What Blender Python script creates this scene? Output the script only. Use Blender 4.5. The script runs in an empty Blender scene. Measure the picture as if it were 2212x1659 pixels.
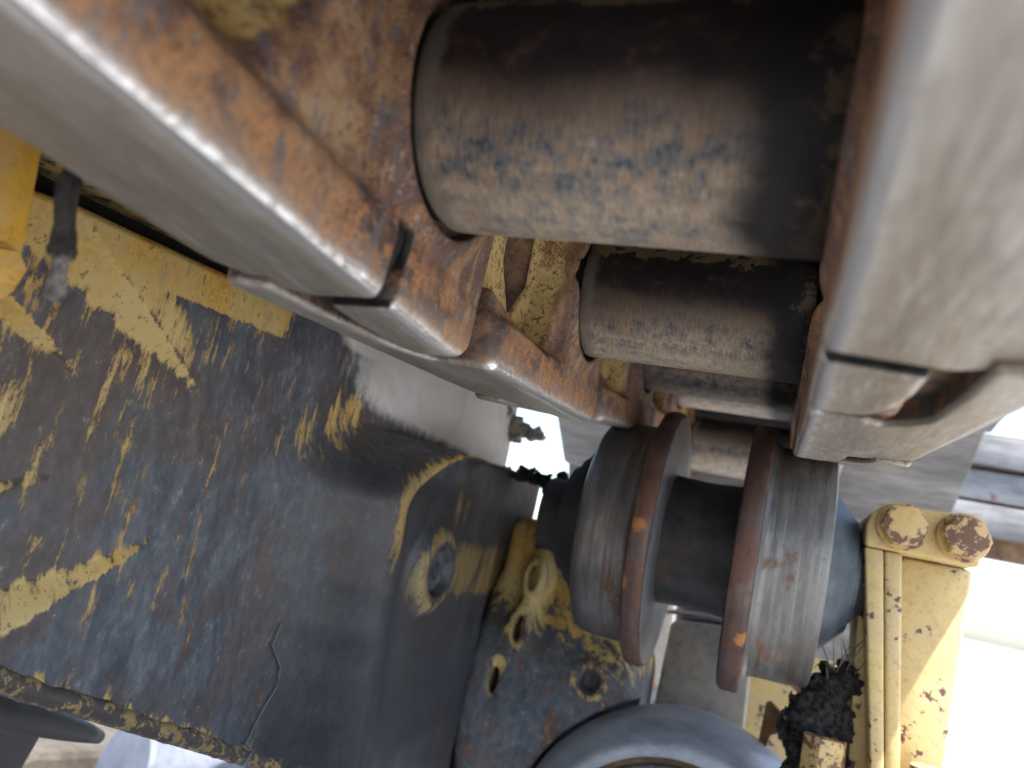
import bpy, bmesh, math, random
import numpy as np
from mathutils import Vector, Matrix
R = math.radians
scene = bpy.context.scene
COL = scene.collection

# ------------------------------------------------------------------ camera, world, sun, exposure
cam_d = bpy.data.cameras.new('camera'); cam = bpy.data.objects.new('camera', cam_d); COL.objects.link(cam)
CR = Vector((0.92835451, 0.30357754, 0.21447281)); CU = Vector((-0.13940674, -0.25051574, 0.95802277)); CF = Vector((-0.34456301, 0.91928371, 0.19024666))
cam.matrix_world = Matrix(((CR.x, CU.x, -CF.x, 0), (CR.y, CU.y, -CF.y, 0), (CR.z, CU.z, -CF.z, 0), (0, 0, 0, 1)))
cam_d.sensor_width = 36; cam_d.lens = 36 * 1650 / 2212
cam_d.clip_start = 0.004; cam_d.clip_end = 600
cam_d.dof.use_dof = True; cam_d.dof.focus_distance = 0.37; cam_d.dof.aperture_fstop = 8.5
scene.camera = cam

SUN_EL, SUN_AZ = R(65), R(-25)        # azimuth measured from +x towards +y
sd = Vector((math.cos(SUN_EL) * math.cos(SUN_AZ), math.cos(SUN_EL) * math.sin(SUN_AZ), math.sin(SUN_EL)))
world = bpy.data.worlds.new('World'); scene.world = world; world.use_nodes = True
wn = world.node_tree.nodes; wl = world.node_tree.links
sky = wn.new('ShaderNodeTexSky'); sky.sky_type = 'NISHITA'; sky.sun_disc = False
sky.sun_elevation = SUN_EL; sky.sun_rotation = math.atan2(sd.x, sd.y); sky.air_density = 1.0; sky.dust_density = 2.0
wl.new(sky.outputs[0], wn['Background'].inputs[0]); wn['Background'].inputs[1].default_value = 0.15
sun_d = bpy.data.lights.new('sun', 'SUN'); sun_d.energy = 4.5; sun_d.angle = R(0.5); sun_d.color = (1, 0.965, 0.92)
sun = bpy.data.objects.new('sun', sun_d); COL.objects.link(sun)
sun.rotation_euler = (-sd).to_track_quat('-Z', 'Y').to_euler()
vs = scene.view_settings; vs.view_transform = 'Standard'; vs.look = 'None'; vs.gamma = 1; vs.use_curve_mapping = False
vs.exposure = 2.1
scene.cycles.max_bounces = 5; scene.cycles.diffuse_bounces = 3; scene.cycles.glossy_bounces = 2
scene.cycles.use_denoising = True
scene.cycles.use_adaptive_sampling = True; scene.cycles.adaptive_threshold = 0.02

# ------------------------------------------------------------------ geometry constants (metres, camera at the origin)
X0 = -0.0552; P = 0.203; HR = 0.069
ANG = [-0.0257, 0.0797, 0.1531, 0.1623, -0.20, -0.55, -0.95, -1.3]
pins = [(0.2067 - P * math.cos(ANG[0]), 0.1257 - P * math.sin(ANG[0]))]
for a in ANG: pins.append((pins[-1][0] + P * math.cos(a), pins[-1][1] + P * math.sin(a)))
BACK = [(pins[0][0] - P * (k + 1), pins[0][1] + .004 * (k + 1)) for k in range(4)]     # the run goes on behind the camera
YR, ZR = 0.627, 0.0247          # carrier roller axis

# ------------------------------------------------------------------ node helpers
class NT:
    def __init__(s, name):
        s.m = bpy.data.materials.new(name); s.m.use_nodes = True; s.t = s.m.node_tree
        s.b = s.t.nodes['Principled BSDF']; s.tc = s.n('ShaderNodeTexCoord'); s.oi = s.n('ShaderNodeObjectInfo')
        v = s.n('ShaderNodeVectorMath'); v.operation = 'MULTIPLY_ADD'
        s.L(s.tc.outputs['Object'], v.inputs[0]); v.inputs[1].default_value = (1, 1, 1)
        c = s.n('ShaderNodeCombineXYZ'); 
        for i, k in enumerate((3.1, 7.7, 5.3)):
            mm = s.n('ShaderNodeMath'); mm.operation = 'MULTIPLY'; s.L(s.oi.outputs['Random'], mm.inputs[0]); mm.inputs[1].default_value = k; s.L(mm.outputs[0], c.inputs[i])
        s.L(c.outputs[0], v.inputs[2]); s.co = v.outputs[0]; s.obj = s.tc.outputs['Object']
    def n(s, t): return s.t.nodes.new(t)
    def L(s, a, b): s.t.links.new(a, b)
    def put(s, v, sock):
        if hasattr(v, 'is_output'): s.L(v, sock)
        else: sock.default_value = v
    def noise(s, scale, detail=6, rough=0.6, dist=0.0, stretch=None, rot=None, co=None, off=0):
        co = co or s.co
        if stretch or rot or off:
            mp = s.n('ShaderNodeMapping'); s.L(co, mp.inputs[0])
            if stretch: mp.inputs['Scale'].default_value = stretch
            if rot: mp.inputs['Rotation'].default_value = rot
            mp.inputs['Location'].default_value = (off, off * 1.7, off * .6); co = mp.outputs[0]
        nz = s.n('ShaderNodeTexNoise'); nz.inputs['Scale'].default_value = scale; nz.inputs['Detail'].default_value = detail
        nz.inputs['Roughness'].default_value = rough; nz.inputs['Distortion'].default_value = dist; s.L(co, nz.inputs['Vector']); return nz.outputs[0]
    def ss(s, v, lo, hi):      # smoothstep lo->hi (may be reversed)
        mr = s.n('ShaderNodeMapRange'); mr.interpolation_type = 'SMOOTHSTEP'
        s.put(v, mr.inputs[0])
        if lo <= hi: mr.inputs[1].default_value, mr.inputs[2].default_value = lo, hi
        else:
            mr.inputs[1].default_value, mr.inputs[2].default_value = hi, lo; mr.inputs[3].default_value, mr.inputs[4].default_value = 1, 0
        return mr.outputs[0]
    def ma(s, op, a, b=0.0, c=None):
        m = s.n('ShaderNodeMath'); m.operation = op; s.put(a, m.inputs[0]); s.put(b, m.inputs[1])
        if c is not None: s.put(c, m.inputs[2])
        return m.outputs[0]
    def mix(s, f, a, b):
        m = s.n('ShaderNodeMix'); m.data_type = 'RGBA'; s.put(f, m.inputs[0])
        for v, k in ((a, 6), (b, 7)):
            if hasattr(v, 'is_output'): s.L(v, m.inputs[k])
            else: m.inputs[k].default_value = (*v, 1)
        return m.outputs[2]
    def mixf(s, f, a, b):
        m = s.n('ShaderNodeMix'); s.put(f, m.inputs[0]); s.put(a, m.inputs[2]); s.put(b, m.inputs[3]); return m.outputs[0]
    def ramp(s, f, stops):
        r = s.n('ShaderNodeValToRGB'); s.L(f, r.inputs[0]); e = r.color_ramp.elements
        while len(e) < len(stops): e.new(.5)
        for q, (p, c) in zip(e, stops): q.position = p; q.color = (*c, 1)
        return r.outputs[0]
    def xyz(s, co=None):
        q = s.n('ShaderNodeSeparateXYZ'); s.L(co or s.obj, q.inputs[0]); return q.outputs
    def attr(s, name):
        a = s.n('ShaderNodeAttribute'); a.attribute_name = name; return a.outputs['Fac']
    def done(s, col, rough=.6, metal=0., bump=None, bs=.3, bd=.001, spec=.4):
        s.put(col, s.b.inputs['Base Color']) if hasattr(col, 'is_output') else setattr(s.b.inputs['Base Color'], 'default_value', (*col, 1))
        s.put(rough, s.b.inputs['Roughness']); s.put(metal, s.b.inputs['Metallic']); s.b.inputs['Specular IOR Level'].default_value = spec
        if bump is not None:
            bp = s.n('ShaderNodeBump'); bp.inputs['Strength'].default_value = bs; bp.inputs['Distance'].default_value = bd
            s.L(bump, bp.inputs['Height']); s.L(bp.outputs[0], s.b.inputs['Normal'])
        return s.m

YEL = (.50, .29, .045); YEL2 = (.46, .30, .085); DUST = (.42, .33, .21)

def mat_link(split=False):
    s = NT('forged_link_rust_split' if split else 'forged_link_rust'); x, y, z = s.xyz()
    o = s.ma('ABSOLUTE', x)
    n1 = s.noise(17, 3, .6, .4); n2 = s.noise(75, 5, .74, .3, off=3); n3 = s.noise(330, 3, .75, off=8); st = s.noise(110, 3, .72, .2, stretch=(1, 1.7, .38), off=5)
    f = s.ma('ADD', s.ma('MULTIPLY', n1, .30), s.ma('ADD', s.ma('MULTIPLY', n2, .42), s.ma('MULTIPLY', n3, .28)))
    col = s.ramp(f, [(.40, (.052, .032, .031)), (.455, (.125, .068, .048)), (.50, (.23, .122, .066)), (.54, (.32, .19, .10)), (.61, (.33, .25, .16))])
    low = s.ss(s.ma('ADD', z, s.ma('MULTIPLY', s.ma('SUBTRACT', n1, .5), .05)), -.035, -.060)
    col = s.mix(s.ma('MULTIPLY', s.ma('MULTIPLY', s.ss(n2, .44, .54), low), .8), col, s.mix(s.ss(n3, .42, .58), (.20, .085, .042), (.45, .215, .075)))
    far = s.ss(s.ma('ADD', y, s.ma('MULTIPLY', s.ma('SUBTRACT', n2, .5), .02)), .160, .168)
    col = s.mix(s.ma('MULTIPLY', s.ma('MULTIPLY', s.ma('MULTIPLY', s.ss(st, .43, .53), far), .85), s.ma('SUBTRACT', 1., low)), col, s.mix(n3, (.085, .046, .044), (.14, .075, .06)))
    col = s.mix(s.ma('MULTIPLY', s.ss(st, .57, .61), .75), col, (.115, .11, .12))
    col = s.mix(s.ma('MULTIPLY', s.ss(n3, .58, .64), .75), col, (.05, .035, .034))
    col = s.mix(s.ma('MULTIPLY', s.ss(n3, .41, .35), .55), col, (.44, .33, .22))
    rec = s.ss(s.ma('ADD', o, s.ma('MULTIPLY', s.ma('SUBTRACT', n2, .5), .012)), .0672, .0705)
    pn = s.ma('ADD', s.ma('MULTIPLY', s.noise(38, 4, .7, off=12), .6), s.ma('MULTIPLY', n3, .4))
    pm = s.ma('MULTIPLY', s.ma('MULTIPLY', s.ma('MULTIPLY', s.ss(pn, .435, .465), rec), s.ss(z, -.058, -.040)), s.ss(y, .058, .064))
    col = s.mix(pm, col, s.mix(s.ss(n1, .35, .65), (.42, .27, .085), (.58, .43, .18)))
    col = s.mix(s.ma('MULTIPLY', s.ma('MULTIPLY', s.ss(n3, .555, .585), pm), .85), col, (.14, .06, .03))
    # grease and rust on the ledge beside the neighbour's tongue
    led = s.ma('MULTIPLY', s.ma('MULTIPLY', s.ss(s.ma('ADD', y, s.ma('MULTIPLY', s.ma('SUBTRACT', n2, .5), .02)), .078, .064), s.ss(o, .1100, .1060)), s.ma('MULTIPLY', s.ss(z, .010, -.010), s.ss(z, -.0690, -.0655)))
    led = s.ma('MAXIMUM', led, s.ma('MULTIPLY', s.ma('MULTIPLY', s.ss(y, .072, .062), s.ss(o, .0975, .0955)), s.ss(z, -.030, -.045)))
    col = s.mix(s.ma('MULTIPLY', led, .85), col, s.mix(s.ss(n2, .45, .6), (.022, .018, .018), (.11, .055, .035)))
    # worn running surface with a satin inner edge
    zz = s.ma('ADD', z, s.ma('MULTIPLY', s.ma('SUBTRACT', n3, .5), .002))
    rail = s.ss(zz, -.0660, -.0678)
    rs = s.noise(34, 4, .6, stretch=(1.0, .16, 1.0), off=20); rf = s.noise(520, 2, .75, stretch=(1., .10, 1.), off=31)
    rcol = s.mix(s.ss(rs, .32, .68), (.22, .188, .152), (.315, .293, .262))
    rcol = s.mix(s.ma('MULTIPLY', s.ss(rf, .5, .62), .45), rcol, (.12, .11, .10))
    rcol = s.mix(s.ma('MULTIPLY', s.ss(rf, .42, .34), .4), rcol, (.44, .43, .41))
    rcol = s.mix(s.ma('MULTIPLY', s.ss(n2, .60, .66), .45), rcol, (.12, .105, .095))
    col = s.mix(rail, col, rcol)
    cv = s.n('ShaderNodeCombineXYZ'); s.L(s.ma('SUBTRACT', o, .0606), cv.inputs[0]); s.L(s.ma('ADD', z, .0690), cv.inputs[2])
    ln = s.n('ShaderNodeVectorMath'); ln.operation = 'LENGTH'; s.L(cv.outputs[0], ln.inputs[0])
    dl = s.ma('ADD', ln.outputs['Value'], s.ma('MULTIPLY', s.ma('SUBTRACT', n2, .5), .010))
    edge = s.ss(dl, .0060, .0015)
    col = s.mix(s.ma('MULTIPLY', s.ss(dl, .014, .002), .35), col, (.44, .38, .32))
    col = s.mix(edge, col, (.68, .67, .66))
    if split:      # deep shade inside the open seam, painted in as black
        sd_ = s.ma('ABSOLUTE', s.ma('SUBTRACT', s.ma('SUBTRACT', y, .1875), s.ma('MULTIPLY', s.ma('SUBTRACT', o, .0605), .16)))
        seam_shade = s.ma('MULTIPLY', s.ma('MULTIPLY', s.ss(sd_, .0052, .0044), s.ss(z, -.0425, -.0445)), s.ss(z, -.0690, -.0684))
        col = s.mix(seam_shade, col, (.008, .007, .007)); edge = s.ma('MULTIPLY', edge, s.ma('SUBTRACT', 1., seam_shade))
    rough = s.mixf(rail, s.mixf(n2, .5, .85), s.mixf(rs, .36, .5)); rough = s.mixf(edge, rough, .28)
    metal = s.mixf(edge, s.mixf(rail, 0., .25), .75)
    h = s.ma('ADD', s.ma('MULTIPLY', n3, .6), s.ma('MULTIPLY', n2, .8))
    h = s.ma('MULTIPLY', h, s.ma('SUBTRACT', 1., s.ma('MULTIPLY', rail, .9)))
    h = s.ma('ADD', h, s.ma('MULTIPLY', s.ma('MULTIPLY', rf, rail), .12))
    return s.done(col, rough, metal, h, .7, .0013)

def mat_bushing():
    s = NT('worn_bushing_steel'); x, y, z = s.xyz()
    n1 = s.noise(22, 3, .6, .3, stretch=(.6, 1, 1)); n2 = s.noise(150, 5, .72, .2, off=3); n3 = s.noise(480, 3, .72, stretch=(2.2, .4, .4), off=7)
    band = s.noise(60, 3, .55, stretch=(.13, 1, 1), off=9)
    f = s.ma('ADD', s.ma('MULTIPLY', n2, .42), s.ma('ADD', s.ma('MULTIPLY', n3, .28), s.ma('MULTIPLY', band, .30)))
    col = s.ramp(f, [(.425, (.06, .066, .078)), (.465, (.16, .165, .175)), (.495, (.235, .185, .14)), (.53, (.36, .265, .175)), (.575, (.42, .405, .385))])
    col = s.mix(s.ma('MULTIPLY', s.ss(n2, .57, .62), .55), col, (.30, .18, .095))
    col = s.mix(s.ma('MULTIPLY', s.ss(n2, .38, .33), .7), col, (.07, .075, .085))
    col = s.mix(s.ma('MULTIPLY', s.ss(s.ma('ADD', band, s.ma('MULTIPLY', s.ma('SUBTRACT', n3, .5), .3)), .55, .62), .4), col, (.19, .108, .062))
    col = s.mix(s.ma('MULTIPLY', s.ss(s.ma('ADD', z, s.ma('MULTIPLY', s.ma('SUBTRACT', n2, .5), .01)), -.0275, -.0325), .22), col, (.46, .41, .33))  # lower edge lightened: light from below painted in along with wear
    # unworn rusty upper half, flaking; shade at its top painted in as black
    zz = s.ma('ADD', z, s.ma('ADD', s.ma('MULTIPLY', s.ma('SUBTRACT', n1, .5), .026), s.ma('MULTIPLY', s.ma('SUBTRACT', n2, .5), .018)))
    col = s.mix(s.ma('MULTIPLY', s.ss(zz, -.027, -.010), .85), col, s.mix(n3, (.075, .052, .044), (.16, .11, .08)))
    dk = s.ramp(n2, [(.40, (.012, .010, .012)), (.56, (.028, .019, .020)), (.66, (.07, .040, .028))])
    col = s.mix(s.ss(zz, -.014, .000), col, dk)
    pt = s.ma('MULTIPLY', s.ss(s.ma('ADD', zz, s.ma('MULTIPLY', n1, .02)), .0295, .0305), s.ss(n2, .44, .48))
    col = s.mix(pt, col, (.20, .145, .08))
    # greasy dark band by the outer link, with a few islands of old primer
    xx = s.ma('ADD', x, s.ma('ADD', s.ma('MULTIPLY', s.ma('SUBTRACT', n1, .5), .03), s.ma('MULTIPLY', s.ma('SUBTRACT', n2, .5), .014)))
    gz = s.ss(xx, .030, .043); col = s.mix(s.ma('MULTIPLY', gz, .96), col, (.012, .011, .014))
    col = s.mix(s.ss(s.ma('ADD', xx, s.ma('MULTIPLY', s.ma('SUBTRACT', n2, .5), .05)), .0565, .0575), col, (.075, .052, .034))
    gl = s.ss(s.ma('ADD', x, s.ma('MULTIPLY', s.ma('SUBTRACT', n2, .5), .01)), -.050, -.054); col = s.mix(s.ma('MULTIPLY', gl, .5), col, (.19, .165, .14))
    col = s.mix(s.ss(s.ma('ABSOLUTE', x), .0588, .0596), col, (.018, .017, .017))
    h = s.ma('ADD', s.ma('MULTIPLY', n2, .8), s.ma('MULTIPLY', n3, .4))
    return s.done(col, s.mixf(n2, .38, .68), .12, h, .6, .0007)

def mat_frame():
    s = NT('scraped_yellow_casting')
    rot = (R(-24), 0, 0)
    n1 = s.noise(15, 3, .6, .3, co=s.obj); n2 = s.noise(48, 5, .74, .3, stretch=(1, 1.35, .55), rot=rot, co=s.obj); n3 = s.noise(210, 4, .75, stretch=(1, 1.2, .7), rot=rot, co=s.obj, off=4)
    sc = s.noise(75, 4, .7, stretch=(1, 1.9, .16), rot=rot, co=s.obj, off=9)
    f = s.ma('ADD', s.ma('MULTIPLY', n2, .6), s.ma('MULTIPLY', n3, .4))
    steel = s.ramp(f, [(.36, (.042, .047, .059)), (.46, (.070, .077, .092)), (.55, (.104, .112, .128)), (.64, (.15, .158, .172))])
    steel = s.mix(s.ma('MULTIPLY', s.ss(n1, .46, .60), .55), steel, s.mix(n3, (.055, .036, .030), (.125, .078, .052)))
    steel = s.mix(s.ma('MULTIPLY', s.ss(sc, .60, .64), .7), steel, (.13, .055, .036))
    steel = s.mix(s.ma('MULTIPLY', s.ss(n3, .63, .68), .6), steel, (.26, .26, .255))
    pa = s.attr('paint'); cen = lambda v, k: s.ma('MULTIPLY', s.ma('SUBTRACT', v, .5), k)
    t = s.ma('ADD', pa, s.ma('ADD', s.ma('ADD', cen(n2, .7), cen(sc, 1.7)), s.ma('ADD', cen(n3, .8), cen(n1, .5))))
    pm = s.ma('MULTIPLY', s.ss(t, .43, .56), .93)
    ycol = s.mix(s.ss(n1, .38, .60), s.mix(s.ss(n3, .4, .6), (.44, .265, .05), (.62, .385, .07)), (.52, .39, .16))
    ycol = s.mix(s.ma('MULTIPLY', s.ss(t, .74, .50), .65), ycol, (.23, .145, .062))
    ycol = s.mix(s.ma('MULTIPLY', s.ss(n3, .585, .625), .7), ycol, (.10, .065, .045))
    ycol = s.mix(s.ma('MULTIPLY', s.ss(n2, .58, .66), .5), ycol, (.27, .22, .15))
    col = s.mix(pm, steel, ycol)
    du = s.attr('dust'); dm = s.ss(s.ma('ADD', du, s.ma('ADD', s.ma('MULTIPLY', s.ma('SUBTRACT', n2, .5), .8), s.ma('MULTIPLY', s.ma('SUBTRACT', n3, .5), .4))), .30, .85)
    col = s.mix(dm, col, s.mix(s.ss(n1, .4, .6), (.56, .55, .53), (.66, .655, .65)))  # light on the upper wall painted in as a pale colour
    so = s.attr('darkening'); col = s.mix(so, col, s.mix(n1, (.018, .02, .025), (.035, .034, .036)))
    rough = s.mixf(pm, s.mixf(n2, .48, .72), s.mixf(n3, .5, .75)); rough = s.mixf(so, rough, .40)
    h = s.ma('ADD', s.ma('MULTIPLY', n3, .35), s.ma('ADD', s.ma('MULTIPLY', n2, .5), s.ma('MULTIPLY', pm, .35)))
    return s.done(col, rough, s.mixf(pm, .12, 0.), h, .6, .0014)

def mat_paint(name, base, dirt=(.14, .08, .045), amount=.5, dark=None, scale=1., rough=.5, chips=True):
    s = NT(name)
    n1 = s.noise(20 * scale, 4, .6, .3); n2 = s.noise(90 * scale, 4, .65, off=3); n3 = s.noise(300 * scale, 3, .7, off=5)
    b2 = tuple(min(1, c * k) for c, k in zip(base, (.82, .80, .9)))
    dusty = tuple(.55 * c + .45 * d for c, d in zip(base, DUST))
    col = s.mix(s.ss(n1, .38, .62), base, dusty); col = s.mix(s.ma('MULTIPLY', s.ss(n2, .5, .62), .6), col, b2)
    col = s.mix(s.ma('MULTIPLY', s.ss(n3, .58, .66), .45), col, tuple(c * .45 for c in base))
    t = s.ma('ADD', s.ma('MULTIPLY', n1, .55), s.ma('MULTIPLY', n2, .45))
    if chips:
        cm = s.ss(t, .66 - .16 * amount, .69 - .16 * amount)
        col = s.mix(cm, col, s.mix(n3, dirt, dark or tuple(c * .5 for c in dirt)))
        h = s.ma('ADD', s.ma('MULTIPLY', n3, .3), s.ma('SUBTRACT', 1., s.ma('MULTIPLY', cm, .8)))
    else: h = s.ma('ADD', s.ma('MULTIPLY', n3, .3), n2)
    return s.done(col, s.mixf(n2, rough - .1, rough + .2), 0., h, .4, .0008)

def mat_steel(name, a, b, c, rust=.3, rough=.45, metal=.3, stretch=None, spots=False, scale=1., rustcol=(.17, .07, .035), rings=None):
    s = NT(name)
    n1 = s.noise(22 * scale, 4, .6, .2, stretch=stretch); n2 = s.noise(85 * scale, 4, .66, stretch=stretch, off=4); n3 = s.noise(320 * scale, 3, .7, off=6)
    f = s.ma('ADD', s.ma('MULTIPLY', n1, .55), s.ma('MULTIPLY', n2, .45))
    col = s.ramp(f, [(.40, a), (.51, b), (.62, c)])
    rm = s.ss(s.ma('ADD', s.ma('MULTIPLY', s.noise(30 * scale, 6, .62, off=11), .6), s.ma('MULTIPLY', n2, .4)), .66 - .3 * rust, .72 - .3 * rust)
    col = s.mix(s.ma('MULTIPLY', rm, .8), col, s.mix(n3, rustcol, tuple(.55 * q for q in rustcol)))
    if rings:
        rg = s.noise(170, 3, .6, stretch=(1, .03, .03), off=17); rw = s.ma('ADD', rg, s.ma('MULTIPLY', s.ma('SUBTRACT', n2, .5), .5))
        col = s.mix(s.ma('MULTIPLY', s.ss(rw, .52, .62), .7), col, rings); col = s.mix(s.ma('MULTIPLY', s.ss(rw, .42, .32), .3), col, tuple(min(1, q * 1.25) for q in c))
    if spots:
        vo = s.n('ShaderNodeTexVoronoi'); vo.inputs['Scale'].default_value = 24; s.L(s.co, vo.inputs['Vector'])
        sp = s.ss(s.ma('ADD', vo.outputs['Distance'], s.ma('MULTIPLY', s.ma('SUBTRACT', n2, .5), .25)), .17, .10)
        col = s.mix(s.ma('MULTIPLY', sp, .85), col, (.36, .15, .04))
    col = s.mix(s.ma('MULTIPLY', s.ss(n3, .60, .68), .35), col, tuple(q * .5 for q in a))
    h = s.ma('ADD', s.ma('MULTIPLY', n3, .4), s.ma('MULTIPLY', n2, .7))
    return s.done(col, s.mixf(rm, s.mixf(n2, rough - .08, rough + .14), .8), s.mixf(rm, metal, 0.), h, .35, .0007)

def mat_earth(name, a, b, scale=1., bd=.004):
    s = NT(name); n1 = s.noise(40 * scale, 8, .7); n2 = s.noise(200 * scale, 5, .7, off=3)
    return s.done(s.ramp(n1, [(.35, a), (.65, b)]), .95, 0., s.ma('ADD', n1, s.ma('MULTIPLY', n2, .5)), .8, bd, .2)

M = dict(
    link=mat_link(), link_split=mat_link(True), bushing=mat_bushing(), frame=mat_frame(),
    plate=mat_paint('yellow_guard_paint', (.60, .33, .022), amount=.12, scale=1.6),
    bolt_y=mat_paint('chipped_bolt_paint', (.47, .33, .13), (.17, .085, .05), .95, scale=2.4),
    bracket=mat_paint('dusty_yellow_paint', (.50, .375, .155), (.12, .065, .05), .55, scale=1.4),
    cast=mat_steel('blue_grey_casting', (.05, .06, .075), (.09, .105, .125), (.15, .165, .185), .25, .5, .2),
    castpaint=mat_paint('casting_yellow_remains', (.44, .31, .12), (.10, .11, .13), .55, (.07, .08, .10)),
    tread=mat_steel('roller_tread_steel', (.085, .082, .08), (.14, .135, .13), (.24, .23, .22), .25, .40, .45, stretch=(1, .4, .4), rings=(.105, .062, .045)),
    flange=mat_steel('rusty_flange_rim', (.05, .035, .034), (.085, .055, .048), (.125, .085, .072), .55, .45, .15, spots=True, rustcol=(.14, .062, .04), rings=(.05, .032, .032)),
    flangeface=mat_steel('polished_flange_face', (.20, .21, .22), (.31, .325, .34), (.42, .44, .45), .05, .33, .7),
    hub=mat_steel('dark_hub_steel', (.02, .022, .026), (.038, .040, .044), (.065, .062, .06), .40, .5, .2, rustcol=(.085, .045, .03)),
    rubber=mat_steel('black_seal', (.010, .010, .012), (.018, .018, .02), (.03, .028, .028), .0, .6, 0.),
    cap=mat_steel('dark_blue_end_cap', (.025, .033, .043), (.042, .054, .068), (.07, .085, .10), .10, .5, .2),
    collar=mat_steel('blue_grey_tube', (.23, .245, .275), (.32, .34, .375), (.40, .42, .455), .02, .36, .35, stretch=(.4, 1, 1)),
    shoe=mat_steel('dusty_shoe_steel', (.085, .085, .087), (.14, .138, .138), (.22, .217, .215), .2, .6, .1, stretch=(.25, 1, 1)),
    block=mat_steel('grey_block_steel', (.15, .145, .14), (.25, .235, .21), (.32, .28, .23), .15, .6, .1),
    rustgroove=mat_steel('rusty_groove', (.07, .045, .03), (.14, .085, .045), (.22, .14, .07), .5, .7, 0.),
    black=mat_steel('black_rubber_hose', (.005, .006, .007), (.009, .010, .012), (.016, .017, .019), .0, .6, 0.),
    mud=mat_earth('black_greasy_soil', (.008, .008, .008), (.052, .049, .047), 6., .004),
    straw=mat_steel('dry_grass', (.05, .045, .035), (.09, .08, .055), (.14, .12, .08), 0, .8, 0),
    soil=mat_earth('dry_clod', (.30, .275, .24), (.52, .49, .45), 3.),
    bark=mat_earth('grey_bark', (.022, .021, .021), (.075, .07, .066), 4., .002),
    wood=mat_steel('broken_wood_end', (.04, .038, .036), (.12, .112, .104), (.26, .245, .23), 0, .8, 0, scale=5.),
    pale=mat_steel('pale_blue_pipe', (.085, .095, .12), (.105, .118, .145), (.125, .137, .165), 0, .5, 0),
    concrete=mat_earth('tan_block', (.05, .042, .034), (.105, .09, .072), .6),
    wire=mat_steel('grey_wire', (.09, .10, .13), (.14, .15, .19), (.2, .21, .25), 0, .4, .4),
    lip=mat_paint('rusty_lip_paint', (.26, .175, .065), (.085, .058, .042), 1.25, (.04, .042, .048), scale=3.2),
    hull=mat_paint('hull_paint', (.30, .19, .05), amount=.6),
    ground=mat_earth('dry_ground', (.25, .245, .235), (.34, .335, .325), .05, .02),
    deck=mat_earth('greasy_deck', (.020, .018, .016), (.055, .048, .040), .8, .004),
)

# ------------------------------------------------------------------ object helpers
def mesh_obj(name, verts, faces, mat, parent=None, smooth=True, loc=None, rot=None):
    me = bpy.data.meshes.new(name); me.from_pydata([tuple(map(float, v)) for v in verts], [], [tuple(map(int, q)) for q in faces]); me.update()
    if smooth: me.shade_smooth()
    me.materials.append(M[mat] if isinstance(mat, str) else mat)
    return link_obj(name, me, parent, loc, rot)
def link_obj(name, me, parent=None, loc=None, rot=None):
    ob = bpy.data.objects.new(name, me); COL.objects.link(ob); ob.parent = parent
    if loc is not None: ob.location = loc
    if rot is not None: ob.rotation_euler = rot
    return ob
def bm_obj(name, bm, mat, parent=None, smooth=False, loc=None, rot=None, angle=None):
    bmesh.ops.recalc_face_normals(bm, faces=bm.faces)
    me = bpy.data.meshes.new(name); bm.to_mesh(me); bm.free()
    if smooth:
        me.shade_smooth()
        if angle: me.set_sharp_from_angle(angle=R(angle))
    me.materials.append(M[mat]); return link_obj(name, me, parent, loc, rot)
def tag(o, label, cat, group=None, kind=None):
    o['label'] = label; o['category'] = cat
    if group: o['group'] = group
    if kind: o['kind'] = kind
    return o
def empty(name, loc, label, cat, group=None):
    o = bpy.data.objects.new(name, None); COL.objects.link(o); o.location = loc; o.empty_display_size = .02; return tag(o, label, cat, group)
def prism(poly, lo, hi, axis, bevel=.0015, seg=2):
    """extrude a 2-D polygon along an axis. axis 1: poly in (x,z); axis 0: poly in (y,z); axis 2: poly in (x,y)"""
    bm = bmesh.new()
    def pt(a, b, t): return {0: (t, a, b), 1: (a, t, b), 2: (a, b, t)}[axis]
    A = [bm.verts.new(pt(a, b, lo)) for a, b in poly]; B = [bm.verts.new(pt(a, b, hi)) for a, b in poly]; n = len(poly)
    bm.faces.new(A); bm.faces.new(B[::-1])
    for i in range(n): bm.faces.new((A[i], B[i], B[(i + 1) % n], A[(i + 1) % n]))
    bmesh.ops.recalc_face_normals(bm, faces=bm.faces)
    if bevel: bmesh.ops.bevel(bm, geom=list(bm.edges), offset=bevel, segments=seg, profile=.5, affect='EDGES', clamp_overlap=True)
    return bm
def box(c, s, bevel=.0015, seg=2):
    (x, y, z), (a, b, d) = c, s
    return prism([(x - a, z - d), (x + a, z - d), (x + a, z + d), (x - a, z + d)], y - b, y + b, 1, bevel, seg)
def lathe(prof, axis=0, n=96, jitter=0, seed=0):
    """prof: (position along axis, radius), open profile"""
    vs, fs = [], []
    rnd = np.random.RandomState(seed)
    for p, r in prof:
        for k in range(n):
            a = 2 * math.pi * k / n; q = max(r, 1e-5)
            c, s_ = q * math.cos(a), q * math.sin(a)
            vs.append({0: (p, c, s_), 1: (s_, p, c), 2: (c, s_, p)}[axis])
    m = len(prof)
    for i in range(m - 1):
        for k in range(n):
            k2 = (k + 1) % n; fs.append((i * n + k, i * n + k2, (i + 1) * n + k2, (i + 1) * n + k))
    return vs, fs
def lathe_obj(name, prof, mat, parent=None, axis=0, n=96, loc=None, angle=30, rot=None):
    vs, fs = lathe(prof, axis, n); o = mesh_obj(name, vs, fs, mat, parent, True, loc, rot)
    bm = bmesh.new(); bm.from_mesh(o.data); bmesh.ops.recalc_face_normals(bm, faces=bm.faces); bm.to_mesh(o.data); bm.free()
    o.data.shade_smooth(); o.data.set_sharp_from_angle(angle=R(angle)); return o
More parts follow.
